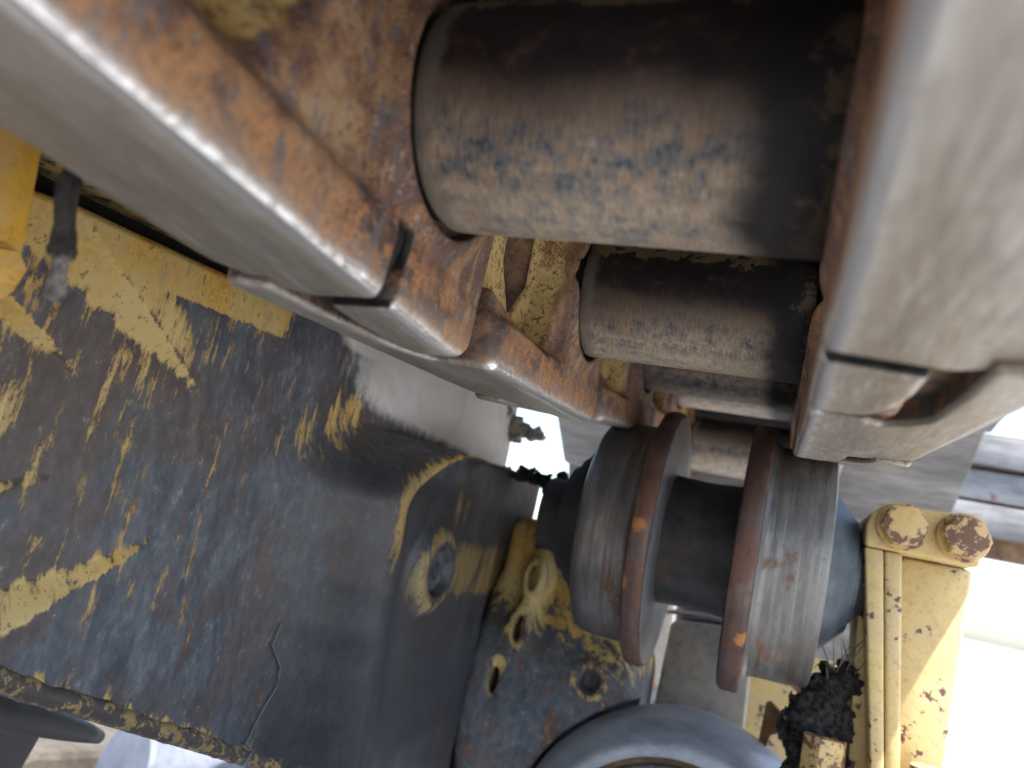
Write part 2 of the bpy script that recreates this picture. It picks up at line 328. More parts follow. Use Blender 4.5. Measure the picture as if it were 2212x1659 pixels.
def tube(pts, rad, n=12, cap=True):
    pts = [Vector(p) for p in pts]; vs, fs = [], []; up = Vector((.3, .2, 1)).normalized()
    for i, p in enumerate(pts):
        d = (pts[min(i + 1, len(pts) - 1)] - pts[max(i - 1, 0)]).normalized()
        a = d.cross(up).normalized() if abs(d.dot(up)) < .95 else d.cross(Vector((1, 0, 0))).normalized(); b = d.cross(a)
        r = rad[i] if hasattr(rad, '__len__') else rad
        for k in range(n):
            t = 2 * math.pi * k / n; vs.append(p + (a * math.cos(t) + b * math.sin(t)) * r)
    for i in range(len(pts) - 1):
        for k in range(n): k2 = (k + 1) % n; fs.append((i * n + k, i * n + k2, (i + 1) * n + k2, (i + 1) * n + k))
    if cap: fs.append(tuple(range(n))[::-1]); fs.append(tuple((len(pts) - 1) * n + k for k in range(n)))
    return vs, fs

# ---- signed-distance modelling: surface nets on a numpy grid
def smin(a, b, k): h = np.clip(.5 + .5 * (b - a) / k, 0, 1); return b + (a - b) * h - k * h * (1 - h)
def smax(a, b, k): return -smin(-a, -b, k)
def sd_poly(px, py, poly):
    v = np.array(poly, float); n = len(v); d = np.full(px.shape, 1e9); s = np.ones(px.shape)
    for i in range(n):
        a, b = v[i], v[i - 1]; ex, ey = b - a; wx, wy = px - a[0], py - a[1]
        t = np.clip((wx * ex + wy * ey) / (ex * ex + ey * ey), 0, 1); d = np.minimum(d, (wx - ex * t) ** 2 + (wy - ey * t) ** 2)
        c1 = py >= a[1]; c2 = py < b[1]; c3 = ex * wy > ey * wx
        s = np.where((c1 & c2 & c3) | (~c1 & ~c2 & ~c3), -s, s)
    return s * np.sqrt(d)
def ext(d2, t, lo, hi, r=0.):
    w1, w2 = d2 + r, np.abs(t - (lo + hi) / 2) - (hi - lo) / 2 + r
    return np.minimum(np.maximum(w1, w2), 0) + np.sqrt(np.maximum(w1, 0) ** 2 + np.maximum(w2, 0) ** 2) - r
def sbox(p, lo, hi, r=0.):
    w = [np.abs(p[i] - (lo[i] + hi[i]) / 2) - (hi[i] - lo[i]) / 2 + r for i in range(3)]
    return np.sqrt(sum(np.maximum(q, 0) ** 2 for q in w)) + np.minimum(np.maximum(np.maximum(w[0], w[1]), w[2]), 0) - r
def surface_nets(fn, lo, hi, h, newton=2):
    lo = np.array(lo); n = np.ceil((np.array(hi) - lo) / h).astype(int) + 1
    g = np.meshgrid(*[lo[i] + h * np.arange(n[i]) for i in range(3)], indexing='ij'); F = fn(g)
    ins = F < 0; c = n - 1
    acc = np.zeros((*c, 3)); cnt = np.zeros(c)
    corner = [(i, j, k) for i in (0, 1) for j in (0, 1) for k in (0, 1)]
    sl = lambda o: tuple(slice(o[i], o[i] + c[i]) for i in range(3))
    for a in corner:
        for ax in range(3):
            if a[ax]: continue
            b = list(a); b[ax] = 1; fa, fb = F[sl(a)], F[sl(b)]; cr = (fa < 0) != (fb < 0)
            t = np.where(cr, fa / np.where(cr, fa - fb, 1), 0)
            for d in range(3): acc[..., d] += np.where(cr, a[d] + (t if d == ax else 0), 0)
            cnt += cr
    act = cnt > 0; idx = -np.ones(c, int); idx[act] = np.arange(act.sum())
    base = np.stack(np.nonzero(act), 1); V = lo + h * (base + acc[act] / cnt[act][:, None])
    for _ in range(newton):
        e = h * .25; f0 = fn(list(V.T)); G = np.stack([(fn([V[:, j] + (e if j == i else 0) for j in range(3)]) - fn([V[:, j] - (e if j == i else 0) for j in range(3)])) / (2 * e) for i in range(3)], 1)
        st = -f0[:, None] * G / np.maximum((G ** 2).sum(1), .25)[:, None]; V = V + np.clip(st, -h * .5, h * .5)
    Q = []
    for ax in range(3):
        u, v = [(1, 2), (2, 0), (0, 1)][ax]
        A = [slice(None)] * 3; B = [slice(None)] * 3; A[ax] = slice(0, n[ax] - 1); B[ax] = slice(1, n[ax])
        for w in (u, v): A[w] = B[w] = slice(1, n[w] - 1)
        a, b = ins[tuple(A)], ins[tuple(B)]
        for flip, msk in ((False, a & ~b), (True, ~a & b)):
            q = np.stack(np.nonzero(msk), 1); q[:, u] += 1; q[:, v] += 1
            def cell(du, dv): w = q.copy(); w[:, u] -= du; w[:, v] -= dv; return idx[w[:, 0], w[:, 1], w[:, 2]]
            f4 = np.stack([cell(1, 1), cell(0, 1), cell(0, 0), cell(1, 0)], 1); Q.append(f4[:, ::-1] if flip else f4)
    return V, np.concatenate(Q)
def np_mesh(name, V, Q, mat, flip=False):
    me = bpy.data.meshes.new(name); me.vertices.add(len(V)); me.vertices.foreach_set('co', np.ascontiguousarray(V, dtype=np.float32).ravel())
    if flip: Q = Q[:, ::-1]
    me.loops.add(Q.size); me.polygons.add(len(Q)); me.loops.foreach_set('vertex_index', np.ascontiguousarray(Q, dtype=np.int32).ravel())
    me.polygons.foreach_set('loop_start', np.arange(0, Q.size, 4, dtype=np.int32)); me.update(calc_edges=True); me.validate(); me.shade_smooth(); me.materials.append(M[mat]); return me
def set_attr(me, name, val):
    a = me.attributes.new(name, 'FLOAT', 'POINT'); a.data.foreach_set('value', np.asarray(val, np.float32))

# ------------------------------------------------------------------ ground
g = prism([(-260, -260), (260, -260), (260, 260), (-260, 260)], -1.0, -.85, 2, 0)
go = bm_obj('ground', g, 'ground'); go['kind'] = 'structure'; go['label'] = 'bright dry ground far below the machine'

# ------------------------------------------------------------------ track chain
PLAN = [(-.034, .094), (-.036, .103), (-.033, .110), (.158, .110), (.168, .1085), (.182, .099), (.192, .0850), (.214, .0840), (.230, .0805), (.243, .074), (.250, .067), (.250, .0605),
        (.074, .0605), (.070, .064), (.066, .078), (.058, .0868), (-.026, .0868)]   # (s, o)
PLAN_SPLIT = PLAN[:-5] + [(.057, .0605), (.0555, .064), (.055, .078), (.052, .0868), (-.026, .0868)]
def link_sdf(split):
    plan = PLAN_SPLIT if split else PLAN; nend = .0545 if split else .066
    def fn(p):
        o, s, h = p
        rail = ext(sd_poly(s, o, plan), h, -HR, -.046, .0028)
        web = sbox(p, (.0642 if split else .0655, .0, -.055), (.100, .20, .04), .004)
        d = smin(rail, web, .007)
        top = ext(sd_poly(s, o, [(-.026, .088), (-.026, .112), (.165, .112), (.19, .087), (.245, .085), (.245, .062), (.08, .062), (.066, .088)]), h, .034, .049, .003)
        d = smin(d, top, .008)
        # far (bushing) end, inboard
        rr = np.sqrt((s - P) ** 2 + h ** 2)
        boss = ext(rr - .0405, o, .0590, .0848, .003)
        fill = ext(sd_poly(s, h, [(P - .026, -.055), (P + .040, -.055), (P + .040, .028), (P - .026, .028)]) - .0115, o, .0608, .0848, .003)
        d = smin(d, smin(boss, fill, .010), .004)
        # near (pin) end, outboard
        rn = np.sqrt(s ** 2 + h ** 2)
        bn = ext(rn - .0405, o, .0870, .1135, .003); fn_ = sbox(p, (.0870, -.0335, -.060), (.111, .040, .030), .006)
        d = smin(d, smin(bn, fn_, .010), .006)
        # cut-away that lets the next link's tongue in (near end inboard) and clears the next link at the far end outboard
        nb = sbox(p, (.04, -.08, -.2), (.0866, nend, .2), .003); d = smax(d, -nb, .003)
        fb = sbox(p, (.0852, P - .043 + .004, -.045), (.2, P + .1, .2), .004); d = smax(d, -fb, .003)
        # shoe bolt windows: flared pockets with a pointed lower end
        if split:
            fl = np.clip((.088 - o) / .026, 0, 1.2); c, w = .103, .013
            pk = sd_poly(s, h, [(c - w, .05), (c - w, -.010), (c - .004, -.026), (c + .004, -.026), (c + w, -.010), (c + w, .05)]) - .0130 * fl - .003
            d = smax(d, -smax(pk, h - .034, .006), .006)
        else:
            fl = np.clip((.084 - o) / .024, 0, 1.2); c, w = .136, .0195
            pk = sd_poly(s, h, [(c - w, .05), (c - w, -.008), (c - .001, -.0285), (c + .001, -.0285), (c + w, -.008), (c + w, .05)]) - .0045 * fl - .0015
            d = smax(d, -smax(pk, h - .034, .006), .003)
            pk = sd_poly(s, h, [(.030, .05), (.030, -.026), (.060, -.030), (.140, -.0435), (.146, -.040), (.160, .0), (.160, .05)]) - .003
            d = smax(d, -smax(smax(pk, h - .034, .006), o - .0815 - (s - .085) * .03, .004), .005)
            ob = sd_poly(s, h, [(.050, .028), (.050, -.034), (.172, -.034), (.172, .028)]) - .004; d = smax(d, -smax(ob, .0872 - o, .002), .003)
        # rusty ledge beside the next link's tongue
        lg = ext(sd_poly(s, o, [(-.06, .080), (-.06, .0925), (.000, .0955), (.046, .0955), (.062, .0905), (.070, .0855), (.068, .080)]), h, -.09, -.0605, .001); d = smax(d, -lg, .0015)
        # rounded lower corner of the far end
        d = smax(d, sd_poly(s, h, [(-.3, -.069 + .019), (P + .0515 - .019, -.069 + .019), (P + .0515 - .019, .2), (-.3, .2)]) - .019, .001)
        # bushing seat
        d = smax(d, -ext(np.sqrt((s - P) ** 2 + (h - .0021) ** 2) - .0385, o, .02, .0655), .0012)
        if split:
            sc = P - .0155 + (o - .0605) * .16 + .0016 * np.sin((h + .069) / .025 * 3.1)
            wd = .0010 + .0032 * np.clip(np.sin((h + .076) / .026 * 3.14), 0, 1)
            d = smax(d, -np.maximum(np.abs(s - sc) - wd, h + .044), .0012)
        return d
    return fn
LM = {}
for split in (True, False):
    V, Q = surface_nets(link_sdf(split), (.052, -.045, -.076), (.120, .262, .056), .0013)
    for side in (-1, 1):
        W = V.copy(); W[:, 0] *= side; LM[split, side] = np_mesh('track_link', W, Q, 'link_split' if split else 'link', flip=(side < 0))
ORD = ['nearest', 'second', 'third', 'fourth', 'fifth', 'sixth', 'seventh', 'eighth']
LAB = {(-1, 0): 'large rusty track link at upper left with polished rail edge and open seam',
       (1, 0): 'large pale worn rail of the near right track link filling the right edge',
       (-1, 1): 'orange rusted left track link with a pointed window, just past the open seam',
       (1, 1): 'right track link with pale notched rail just above the bracket bolts',
       (-1, 2): 'short visible orange end of the left track link touching the roller top',
       (1, 2): 'right track link peeking out below the notched pale rail'}
for i, a in enumerate(ANG[:7]):
    y, z = pins[i]
    for side in (-1, 1):
        o = link_obj('track_link', LM[i == 0, side], None, (X0, y, z), (a, 0, 0))
        tag(o, LAB.get((side, i), f"{'left' if side < 0 else 'right'} hand track link, {ORD[i]} from the camera, behind the carrier roller top"), 'track link', 'links of the track chain')
for k, (y, z) in enumerate(BACK):
    for side in (-1, 1):
        tag(link_obj('track_link', LM[False, side], None, (X0, y, z), (-.02, 0, 0)), f"{'left' if side < 0 else 'right'} hand track link behind the camera, {ORD[k]} back from the open seam link", 'track link', 'links of the track chain')
bprof = [(-.0665, .026), (-.0665, .0325), (-.0600, .0328), (-.0590, .0352), (-.0575, .0357), (-.053, .0358), (-.02, .0357), (.02, .0356), (.053, .0358), (.0575, .0357), (.0590, .0352), (.0600, .0328), (.0665, .0325), (.0665, .026)]
BL = ['thick dark bushing nearest the camera, tan worn underside, dark at its right end', 'second bushing, purple brown above and tan grey below, under the thick near one',
      'third bushing almost hidden behind the lower edge of the second', 'dim grey bushing just above the roller, between its two flanges',
      'bushing seen between the roller flanges behind the hub', 'bushing farthest down the chain behind the roller hub', 'bushing low behind the roller where the track turns down']
for i in range(1, 8):
    y, z = pins[i]
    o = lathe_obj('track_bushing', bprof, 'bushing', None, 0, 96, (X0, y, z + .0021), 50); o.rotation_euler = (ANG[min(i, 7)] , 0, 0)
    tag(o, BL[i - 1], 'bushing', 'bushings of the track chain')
# shoes bolted on the outer side of the links
SP = [(-.052, .052), (.150, .052), (.160, .056), (.172, .066), (.176, .066), (.176, .073), (.168, .073), (.155, .0635), (.146, .0615), (.020, .0615), (.016, .095), (.006, .095), (.001, .0615), (-.04, .0615), (-.046, .060)]
shoe_me = None
for i, a in enumerate(ANG):
    y, z = pins[i]
    if shoe_me is None:
        o = bm_obj('track_shoe', prism(SP, -.268, .268, 0, .0012, 1), 'shoe', None, False, (X0, y, z), (a, 0, 0)); shoe_me = o.data
    else: o = link_obj('track_shoe', shoe_me, None, (X0, y, z), (a, 0, 0))
    tag(o, ['dark track shoe plate directly above the nearest links', 'track shoe above the second pair of links', 'track shoe above the links resting on the roller',
            'grey track shoe behind the notched right rail', 'grey track shoe underside, upper band at the right edge', 'pale track shoe underside, lower band above the bracket',
            'pale track shoe standing behind the roller and bracket bolts', 'lowest track shoe seen behind the bracket foot'][i], 'track shoe', 'shoes of the track')

for k, (y, z) in enumerate(BACK):
    tag(link_obj('track_shoe', shoe_me, None, (X0, y, z), (-.02, 0, 0)), f'track shoe overhead behind the camera, {ORD[k]} back from the dark near plate', 'track shoe', 'shoes of the track')
# ribbed plate seen beyond the track at the right
rp_ = empty('ribbed_plate', (0, 0, 0), 'pale grey ribbed steel plate behind the bracket at the right edge', 'plate')
for k in range(3):
    bm_obj('rib', prism([(1.30 + .012 * (k % 2), .150 + .052 * k), (1.30 + .012 * (k % 2), .196 + .052 * k), (1.33, .196 + .052 * k), (1.33, .150 + .052 * k)], .02, .62, 0, .004, 2), 'shoe', rp_, True, angle=40)
bm_obj('back_sheet', prism([(1.333, .12), (1.333, .31), (1.345, .31), (1.345, .12)], .0, .60, 0, 0), 'rustgroove', rp_)
# ------------------------------------------------------------------ carrier roller
ro = empty('carrier_roller', (0, YR, ZR), 'double flanged steel carrier roller with rusty rims under the track chain', 'roller')
RF, RT, RH = .1003, .0855, .0506
lathe_obj('hub', [(-.080, RH), (-.078, RH), (-.05, RH - .0015), (-.022, RH), (-.018, RH)], 'hub', ro)
def flange(x0, x1, inner):   # inner: side facing the hub
    lathe_obj('flange', [(x0, RH - .004), (x0, RF - .004), (x0 + .0012, RF - .0012), (x0 + .004, RF), (x1 - .004, RF), (x1 - .0012, RF - .0012), (x1, RF - .004), (x1, RH - .004)], 'flange', ro, 0, 128)
flange(-.0915, -.0770, 1); flange(-.0231, -.0070, -1)
lathe_obj('flange_face', [(-.0768, RH - .002), (-.0760, RH + .006), (-.0766, RF - .010), (-.0770, RF - .003)], 'flangeface', ro, 0, 128)
lathe_obj('flange_face', [(-.0233, RH - .002), (-.0241, RH + .006), (-.0235, RF - .010), (-.0231, RF - .003)], 'flangeface', ro, 0, 128)
lathe_obj('tread', [(-.1340, .05), (-.1340, RT - .007), (-.1325, RT - .0035), (-.129, RT - .001), (-.122, RT), (-.098, RT + .0005), (-.094, RT + .002), (-.0917, RT + .006)], 'tread', ro, 0, 128)
lathe_obj('tread', [(-.0068, RT + .006), (-.004, RT + .002), (0., RT + .0005), (.033, RT), (.0362, RT - .0006), (.0372, RT - .003), (.0372, .04)], 'tread', ro, 0, 128)
lathe_obj('end_cap', [(.0371, .060), (.0385, .060), (.042, .057), (.048, .050), (.053, .044), (.057, .040), (.0575, .034), (.060, .0335), (.060, .02)], 'cap', ro)
lathe_obj('shaft', [(.060, .030), (.066, .030), (.067, .0315), (.076, .0315), (.0765, .02)], 'rubber', ro)
lathe_obj('seal', [(-.1339, .060), (-.143, .0595), (-.1435, .052), (-.150, .0515), (-.1505, .044), (-.158, .043), (-.160, .030), (-.178, .030)], 'rubber', ro)
lathe_obj('grease_fitting', [(.063, .0035), (.068, .0035), (.0685, .0022), (.073, .0022), (.0735, 0)], 'cap', ro, 0, 16, (0, -.030, -.004))

# ------------------------------------------------------------------ roller bracket
br = empty('roller_bracket', (-.005, 0, 0), 'dusty yellow bracket post with bolted cap holding the roller shaft', 'bracket')
bm_obj('cap', prism([(.0655, .046), (.0645, .060), (.067, .069), (.073, .0755), (.078, .078), (.131, .0795), (.1355, .075), (.1355, .046)], .590, .665, 1, .0025, 3), 'bracket', br, True, angle=50)
def hull(name, pts, mat, bevel=.0015):
    bm = bmesh.new()
    for p_ in pts: bm.verts.new(p_)
    bmesh.ops.convex_hull(bm, input=bm.verts); bmesh.ops.dissolve_limit(bm, angle_limit=.02, verts=bm.verts, edges=bm.edges)
    if bevel: bmesh.ops.bevel(bm, geom=list(bm.edges), offset=bevel, segments=2, profile=.5, affect='EDGES')
    return bm_obj(name, bm, mat, br, True, angle=50)
zb = -.135
def quadcol(xl0, xr0, xl1, xr1, yf0, yf1, yb, z0, z1): return [(xl0, yf0, z0), (xr0, yf0, z0), (xl1, yf1, z1), (xr1, yf1, z1), (xl0, yb, z0), (xr0, yb, z0), (xl1, yb, z1), (xr1, yb, z1)]
hull('post', quadcol(.0655, .0775, .0905, .0975, .592, .588, .612, .0455, zb), 'bracket')
hull('post', quadcol(.0782, .0895, .0983, .1065, .593, .589, .640, .0455, zb), 'bracket', .002)
hull('side_plate', quadcol(.0660, .0765, .0760, .0965, .6125, .6125, .660, .0455, zb), 'bracket')
hull('web', quadcol(.0900, .1375, .1070, .1290, .6155, .612, .650, .0455, zb), 'bracket', .003)
bm_obj('foot', prism([(.076, -.184), (.150, -.184), (.150, -.118), (.125, -.113), (.051, -.113), (.046, -.114), (.045, -.120), (.056, -.140)], .560, .668, 1, .003, 2), 'bracket', br, True, angle=50)
def hex_bolt(parent, loc, rot, r, hgt, mat='bolt_y', seed=0):
    ph = random.Random(seed).random(); poly = [(r * math.cos(math.pi / 3 * k + ph), r * math.sin(math.pi / 3 * k + ph)) for k in range(6)]
    bm = prism(poly, 0, hgt, 2, 0)
    cut = [f for f in bm.faces if f.normal.z > .9]
    bmesh.ops.bevel(bm, geom=[e for f in cut for e in f.edges], offset=r * .10, segments=2, profile=.6, affect='EDGES')
    bmesh.ops.bevel(bm, geom=[e for e in bm.edges if abs(e.verts[0].co.z - e.verts[1].co.z) > hgt * .5], offset=r * .06, segments=2, profile=.5, affect='EDGES')
    o = bm_obj('bolt', bm, mat, parent, True, loc, rot, 25)
    lathe_obj('washer', [(-.0035, r * .6), (-.0035, r * 1.06), (-.0028, r * 1.10), (-.0008, r * 1.10), (.0001, r * 1.05), (.0001, r * .6)], mat, o, 2, 48)
    return o
hex_bolt(br, (.0865, .5862, .0632), (R(90), 0, 0), .0148, .0125, seed=1)
hex_bolt(br, (.1237, .5862, .0635), (R(90), 0, 0), .0148, .0125, seed=2)
hex_bolt(br, (.0570, .596, -.1085), (0, 0, 0), .0145, .024, seed=3)
hex_bolt(br, (.1200, .588, -.1085), (0, 0, 0), .0145, .024, seed=4)

# ------------------------------------------------------------------ track frame casting (left)
def sst(x, a, b): t = np.clip((x - a) / (b - a), 0, 1); return t * t * (3 - 2 * t)
def vnoise(y, z, f, seed):
    rs = np.random.RandomState(seed); o = 0
    for k in range(5):
        a = rs.rand() * 6.28; o = o + np.sin((y * math.cos(a) + z * math.sin(a)) * f * (1 + .5 * rs.rand()) + rs.rand() * 6.28)
    return o / 5
PK1 = [(-.2, .30), (.229, .074), (.298, .036), (.308, .0), (.302, -.036), (.235, -.080), (-.2, -.40)]
PK2 = [(-.2, .24), (.191, .053), (.236, .030), (.250, .004), (.243, -.018), (.216, -.031), (-.2, -.24)]
def yc_of(z): return np.where(z < 0, .446 - .24 * z, .446 + 32 * z * z + np.maximum(z - .052, 0) * 25)
def facet(y): return .002 + .015 * (1 - sst(y, .20, .305))
def wall_x(y, z):
    x = np.full(y.shape, -.270)
    d1 = -sd_poly(y, z, PK1); d2 = -sd_poly(y, z, PK2)
    f1 = facet(y); f2 = .002 + .012 * (1 - sst(y, .15, .245))
    x = x - .85 * f1 * sst(d1, 0, 1) * 0 - .85 * f1 * np.clip(d1 / f1, 0, 1) - .85 * f2 * np.clip(d2 / f2, 0, 1)
    yc = yc_of(z); t = np.maximum((y - (yc - .095)) / .085, 0)
    x = x + .046 * smin(t ** 2.4, np.full(t.shape, 1.), .30)
    x = x + .0035 * np.exp(-((y - yc - .004) / .007) ** 2) * sst(z, -.10, .0)           # raised bead along the corner
    x = x - .008 * sst(y, yc + .010, yc + .018) + .004 * sst(y, yc + .030, yc + .060)
    r = np.sqrt((y - .528) ** 2 + (z + .036) ** 2)                        # plug boss
    x = x + .009 * sst(r, .038, .024) - .008 * sst(r, .0185, .0160)
    x = x - .010 * sst(y, .664, .667) * sst(z, .02, -.02)
    x = x + .0012 * vnoise(y, z, 60, 3) + .0006 * vnoise(y, z, 160, 5)
    return x
def ztop(y): return np.minimum(.0695 + .075 * y, .0945) + .045 * sst(y, .36, .47)
def zbot(y): return -.0985 - .345 * (y - .243)
ny, nz = 420, 300
Y = np.linspace(.03, .755, ny)[:, None] * np.ones((1, nz)); T = np.linspace(0, 1, nz)[None, :] * np.ones((ny, 1))
Z = zbot(Y) + (ztop(Y) - zbot(Y)) * T; Xw = wall_x(Y, Z)
# extra rows fold the wall back at the top (towards the dark gap) and at the bottom
back = [(Xw[:, :1] - .030, Y[:, :1], Z[:, :1] + .004), (Xw[:, :1] - .004, Y[:, :1], Z[:, :1] - .004)]
tops = [(Xw[:, -1:] - .003, Y[:, -1:], Z[:, -1:] + .003), (Xw[:, -1:] - .035, Y[:, -1:], Z[:, -1:] + .004)]
AX = np.concatenate([back[0][0], back[1][0], Xw, tops[0][0], tops[1][0]], 1); AY = np.concatenate([back[0][1], back[1][1], Y, tops[0][1], tops[1][1]], 1); AZ = np.concatenate([back[0][2], back[1][2], Z, tops[0][2], tops[1][2]], 1)
mz = AX.shape[1]; V = np.stack([AX, AY, AZ], -1).reshape(-1, 3)
ii, jj = np.meshgrid(np.arange(ny - 1), np.arange(mz - 1), indexing='ij'); q0 = (ii * mz + jj).ravel()
Q = np.stack([q0, q0 + mz, q0 + mz + 1, q0 + 1], 1)
fr = empty('track_casting', (-.27, .4, -.15), 'big scraped yellow and grey casting of the track frame at left', 'track frame')
fr.location = (0, 0, 0)
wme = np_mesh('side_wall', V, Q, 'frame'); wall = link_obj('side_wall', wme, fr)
d1 = -sd_poly(AY, AZ, PK1); d2 = -sd_poly(AY, AZ, PK2); zt = ztop(AY)
slope = lambda d, w: sst(d, -.002, .002) * sst(d, w + .004, w - .004)
f1 = facet(AY); f2 = .002 + .012 * (1 - sst(AY, .15, .245))
paint = .13 + .15 * sst(AY, .40, .27) + .55 * sst(d1, -.001, .001) * sst(d1 - f1, .003, -.003) * (1 - sst(AY, .285, .305)) + .45 * sst(d2, -.001, .001) * sst(d2 - f2, .003, -.003) * (1 - sst(AY, .225, .245))
paint = np.maximum(paint, .95 * sst(AZ - zt, -.019, -.015) * (1 - sst(AY, .33, .38)))
paint = np.maximum(paint, .74 * sst(d1, .003, -.003) * sst(d1, -.030, -.008) * (1 - sst(AY, .27, .31)) * sst(AZ, .02, .035))
paint = np.maximum(paint, .37 * sst(AZ, .03, .055) * (1 - sst(AY, .34, .44)))
yc = yc_of(AZ); paint = np.maximum(paint, .70 * np.exp(-((AY - yc - .002) / .013) ** 2) * sst(AZ, -.09, .0) * (AZ < .060))
tt = np.clip(((AY - .366) * .077 + (AZ - .023) * .035) / (.077 ** 2 + .035 ** 2), 0, 1); dsg = np.hypot(AY - .366 - .077 * tt, AZ - .023 - .035 * tt)
paint = np.maximum(paint, .52 * np.exp(-(dsg / .020) ** 2))
paint = np.maximum(paint, .60 * np.exp(-(((AY - .565) / .030) ** 2 + ((AZ - .012) / .016) ** 2)))
rp = np.sqrt((AY - .528) ** 2 + (AZ + .036) ** 2); paint = np.maximum(paint, .66 * np.exp(-((rp - .026) / .009) ** 2))
paint = np.maximum(paint, .62 * sst(AY, .53, .56) * sst(AZ, -.065, -.05) * sst(AZ, .0, -.02))
paint = np.maximum(paint, .50 * sst(AZ - zbot(AY), .016, .004))
dust = np.maximum(sst(AZ, .045, .078) * sst(AY, .36, .50), sst(AZ, .085, .10) * sst(AY, .37, .43))  # pale area where light reaches the upper wall, put into the colour
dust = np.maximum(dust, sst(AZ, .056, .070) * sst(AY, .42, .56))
darkening = .78 * sst(AY, .37, .44) * sst(AZ, .045, .015) * (1 - np.minimum(1, 1.2 * np.maximum(0, paint - .40)))  # darker over the fillet and collar, less where paint remains
for nme, v_ in (('paint', paint), ('dust', dust), ('darkening', darkening)): set_attr(wme, nme, v_.ravel())
# the frame's dusty top deck runs under the chain and carries the bracket foot
bm_obj('deck', prism([(-.245, -1.1), (.055, -1.1), (.055, .52), (.165, .54), (.165, .70), (.028, .70), (.022, .50), (-.245, .48)], -.30, -.185, 2, .004, 2), 'deck', fr)
bm_obj('rear_light_blocker', prism([(-.24, -.195), (.05, -.195), (.05, .02), (.03, .045), (-.20, .045), (-.24, .02)], -.75, -.42, 1, .01, 3), 'deck', fr)  # unseen block added behind the camera to keep light out of the channel
bm_obj('gap_backing', box((-.314, .24, .105), (.006, .21, .050), .001, 1), 'rubber', fr)  # black plate added behind the gap so no bright sky shows through
# upper rail above the dark gap, lower lip, plug
bm = bmesh.new(); sec = [(-.3055, .1400), (-.2620, .1400), (-.2600, .1385), (-.2600, .0), (-.2625, -.0015), (-.3055, -.0015)]
ys = np.linspace(.03, .43, 41); rows = []
for y in ys: rows.append([bm.verts.new((sx, y, (zo + (0.0880 + .075 * y if y < .33 else .0880 + .075 * .33 + .02 * (y - .33))) if zo < .1 else zo)) for sx, zo in sec])
for a_, b_ in zip(rows, rows[1:]):
    for k in range(6): bm.faces.new((a_[k], a_[(k + 1) % 6], b_[(k + 1) % 6], b_[k]))
bm.faces.new(rows[0]); bm.faces.new(rows[-1][::-1])
ur = bm_obj('upper_rail', bm, 'frame', fr, True, angle=40)
for nme, v_ in (('paint', .62), ('dust', .0), ('darkening', 0.)): set_attr(ur.data, nme, np.full(len(ur.data.vertices), v_))
yy = np.linspace(.05, .70, 120); lp = [(-.2685 + .046 * float(np.clip((y - (yc_of(np.array(zbot(y))) - .085)) / .085, 0, 1)) ** 2.2 * (.9 if y < .7 else 1), y, float(zbot(y)) + .0015 + .0006 * math.sin(y * 90)) for y in yy]
vs_, fs_ = tube(lp, [.0044 + .0008 * math.sin(k * 1.9) * math.sin(k * .37) for k in range(len(lp))], 14)
lip = mesh_obj('lower_lip', vs_, fs_, 'lip', fr)
lathe_obj('plug', [(0, .0150), (.003, .0150), (.0042, .0135), (.0042, .0075), (.001, .0068), (.001, 0)], 'cast', fr, 0, 40, (float(wall_x(np.array([.528]), np.array([-.036]))[0]) - .001, .528, -.036))
# ------------------------------------------------------------------ guard plate with bolt
gp = empty('guard_plate', (0, 0, 0), 'clean bright yellow plate with a bolt head at the left edge', 'plate')
bm_obj('plate', prism([(.06, .030), (.1640, .034), (.1690, .041), (.1605, .092), (.1590, .125), (.06, .125)], -.244, -.2355, 0, .001, 2), 'plate', gp, True, angle=50)
o = hex_bolt(gp, (-.2330, .1605, .0460), (0, R(90), 0), .0064, .0026, 'plate', seed=6)
# ------------------------------------------------------------------ twig
rnd = random.Random(4); tp = []; tr = []
for k in range(34):
    t = k / 33; tp.append((-.2005 + .0012 * math.sin(t * 9), .1450 + .010 * t + .0007 * math.sin(t * 13), .088 - .0515 * t)); tr.append(.0029 + .00035 * math.sin(t * 21) + .0004 * rnd.random() + (.0007 if abs(t - .74) < .03 else 0))
tg = empty('twig', (0, 0, 0), 'short dark broken twig dangling in front of the yellow frame', 'twig')
vs_, fs_ = tube(tp[:26], tr[:26], 14); mesh_obj('bark', vs_, fs_, 'bark', tg)
vs_, fs_ = tube(tp[25:], [q * .80 for q in tr[25:-1]] + [.0019], 14); mesh_obj('broken_end', vs_, fs_, 'wood', tg)
# ------------------------------------------------------------------ wire hanging over the casting
wp = [(.408, -.078), (.407, -.092), (.4165, -.104), (.4185, -.116), (.414, -.132), (.411, -.146), (.405, -.158), (.411, -.166), (.409, -.185)]
w3 = []
for (a, b), (c, d) in zip(wp, wp[1:]):
    for k in range(6): t = k / 6; w3.append((a + (c - a) * t, b + (d - b) * t))
w3 = [(float(wall_x(np.array([y]), np.array([max(z, float(zbot(y)))]))[0]) + (.0018 if z > zbot(y) + .006 else .009), y, z) for y, z in w3]
vs_, fs_ = tube(w3, .00045, 8); tag(mesh_obj('wire', vs_, fs_, 'wire'), 'thin grey wire running down over the lower edge of the scraped casting', 'wire')

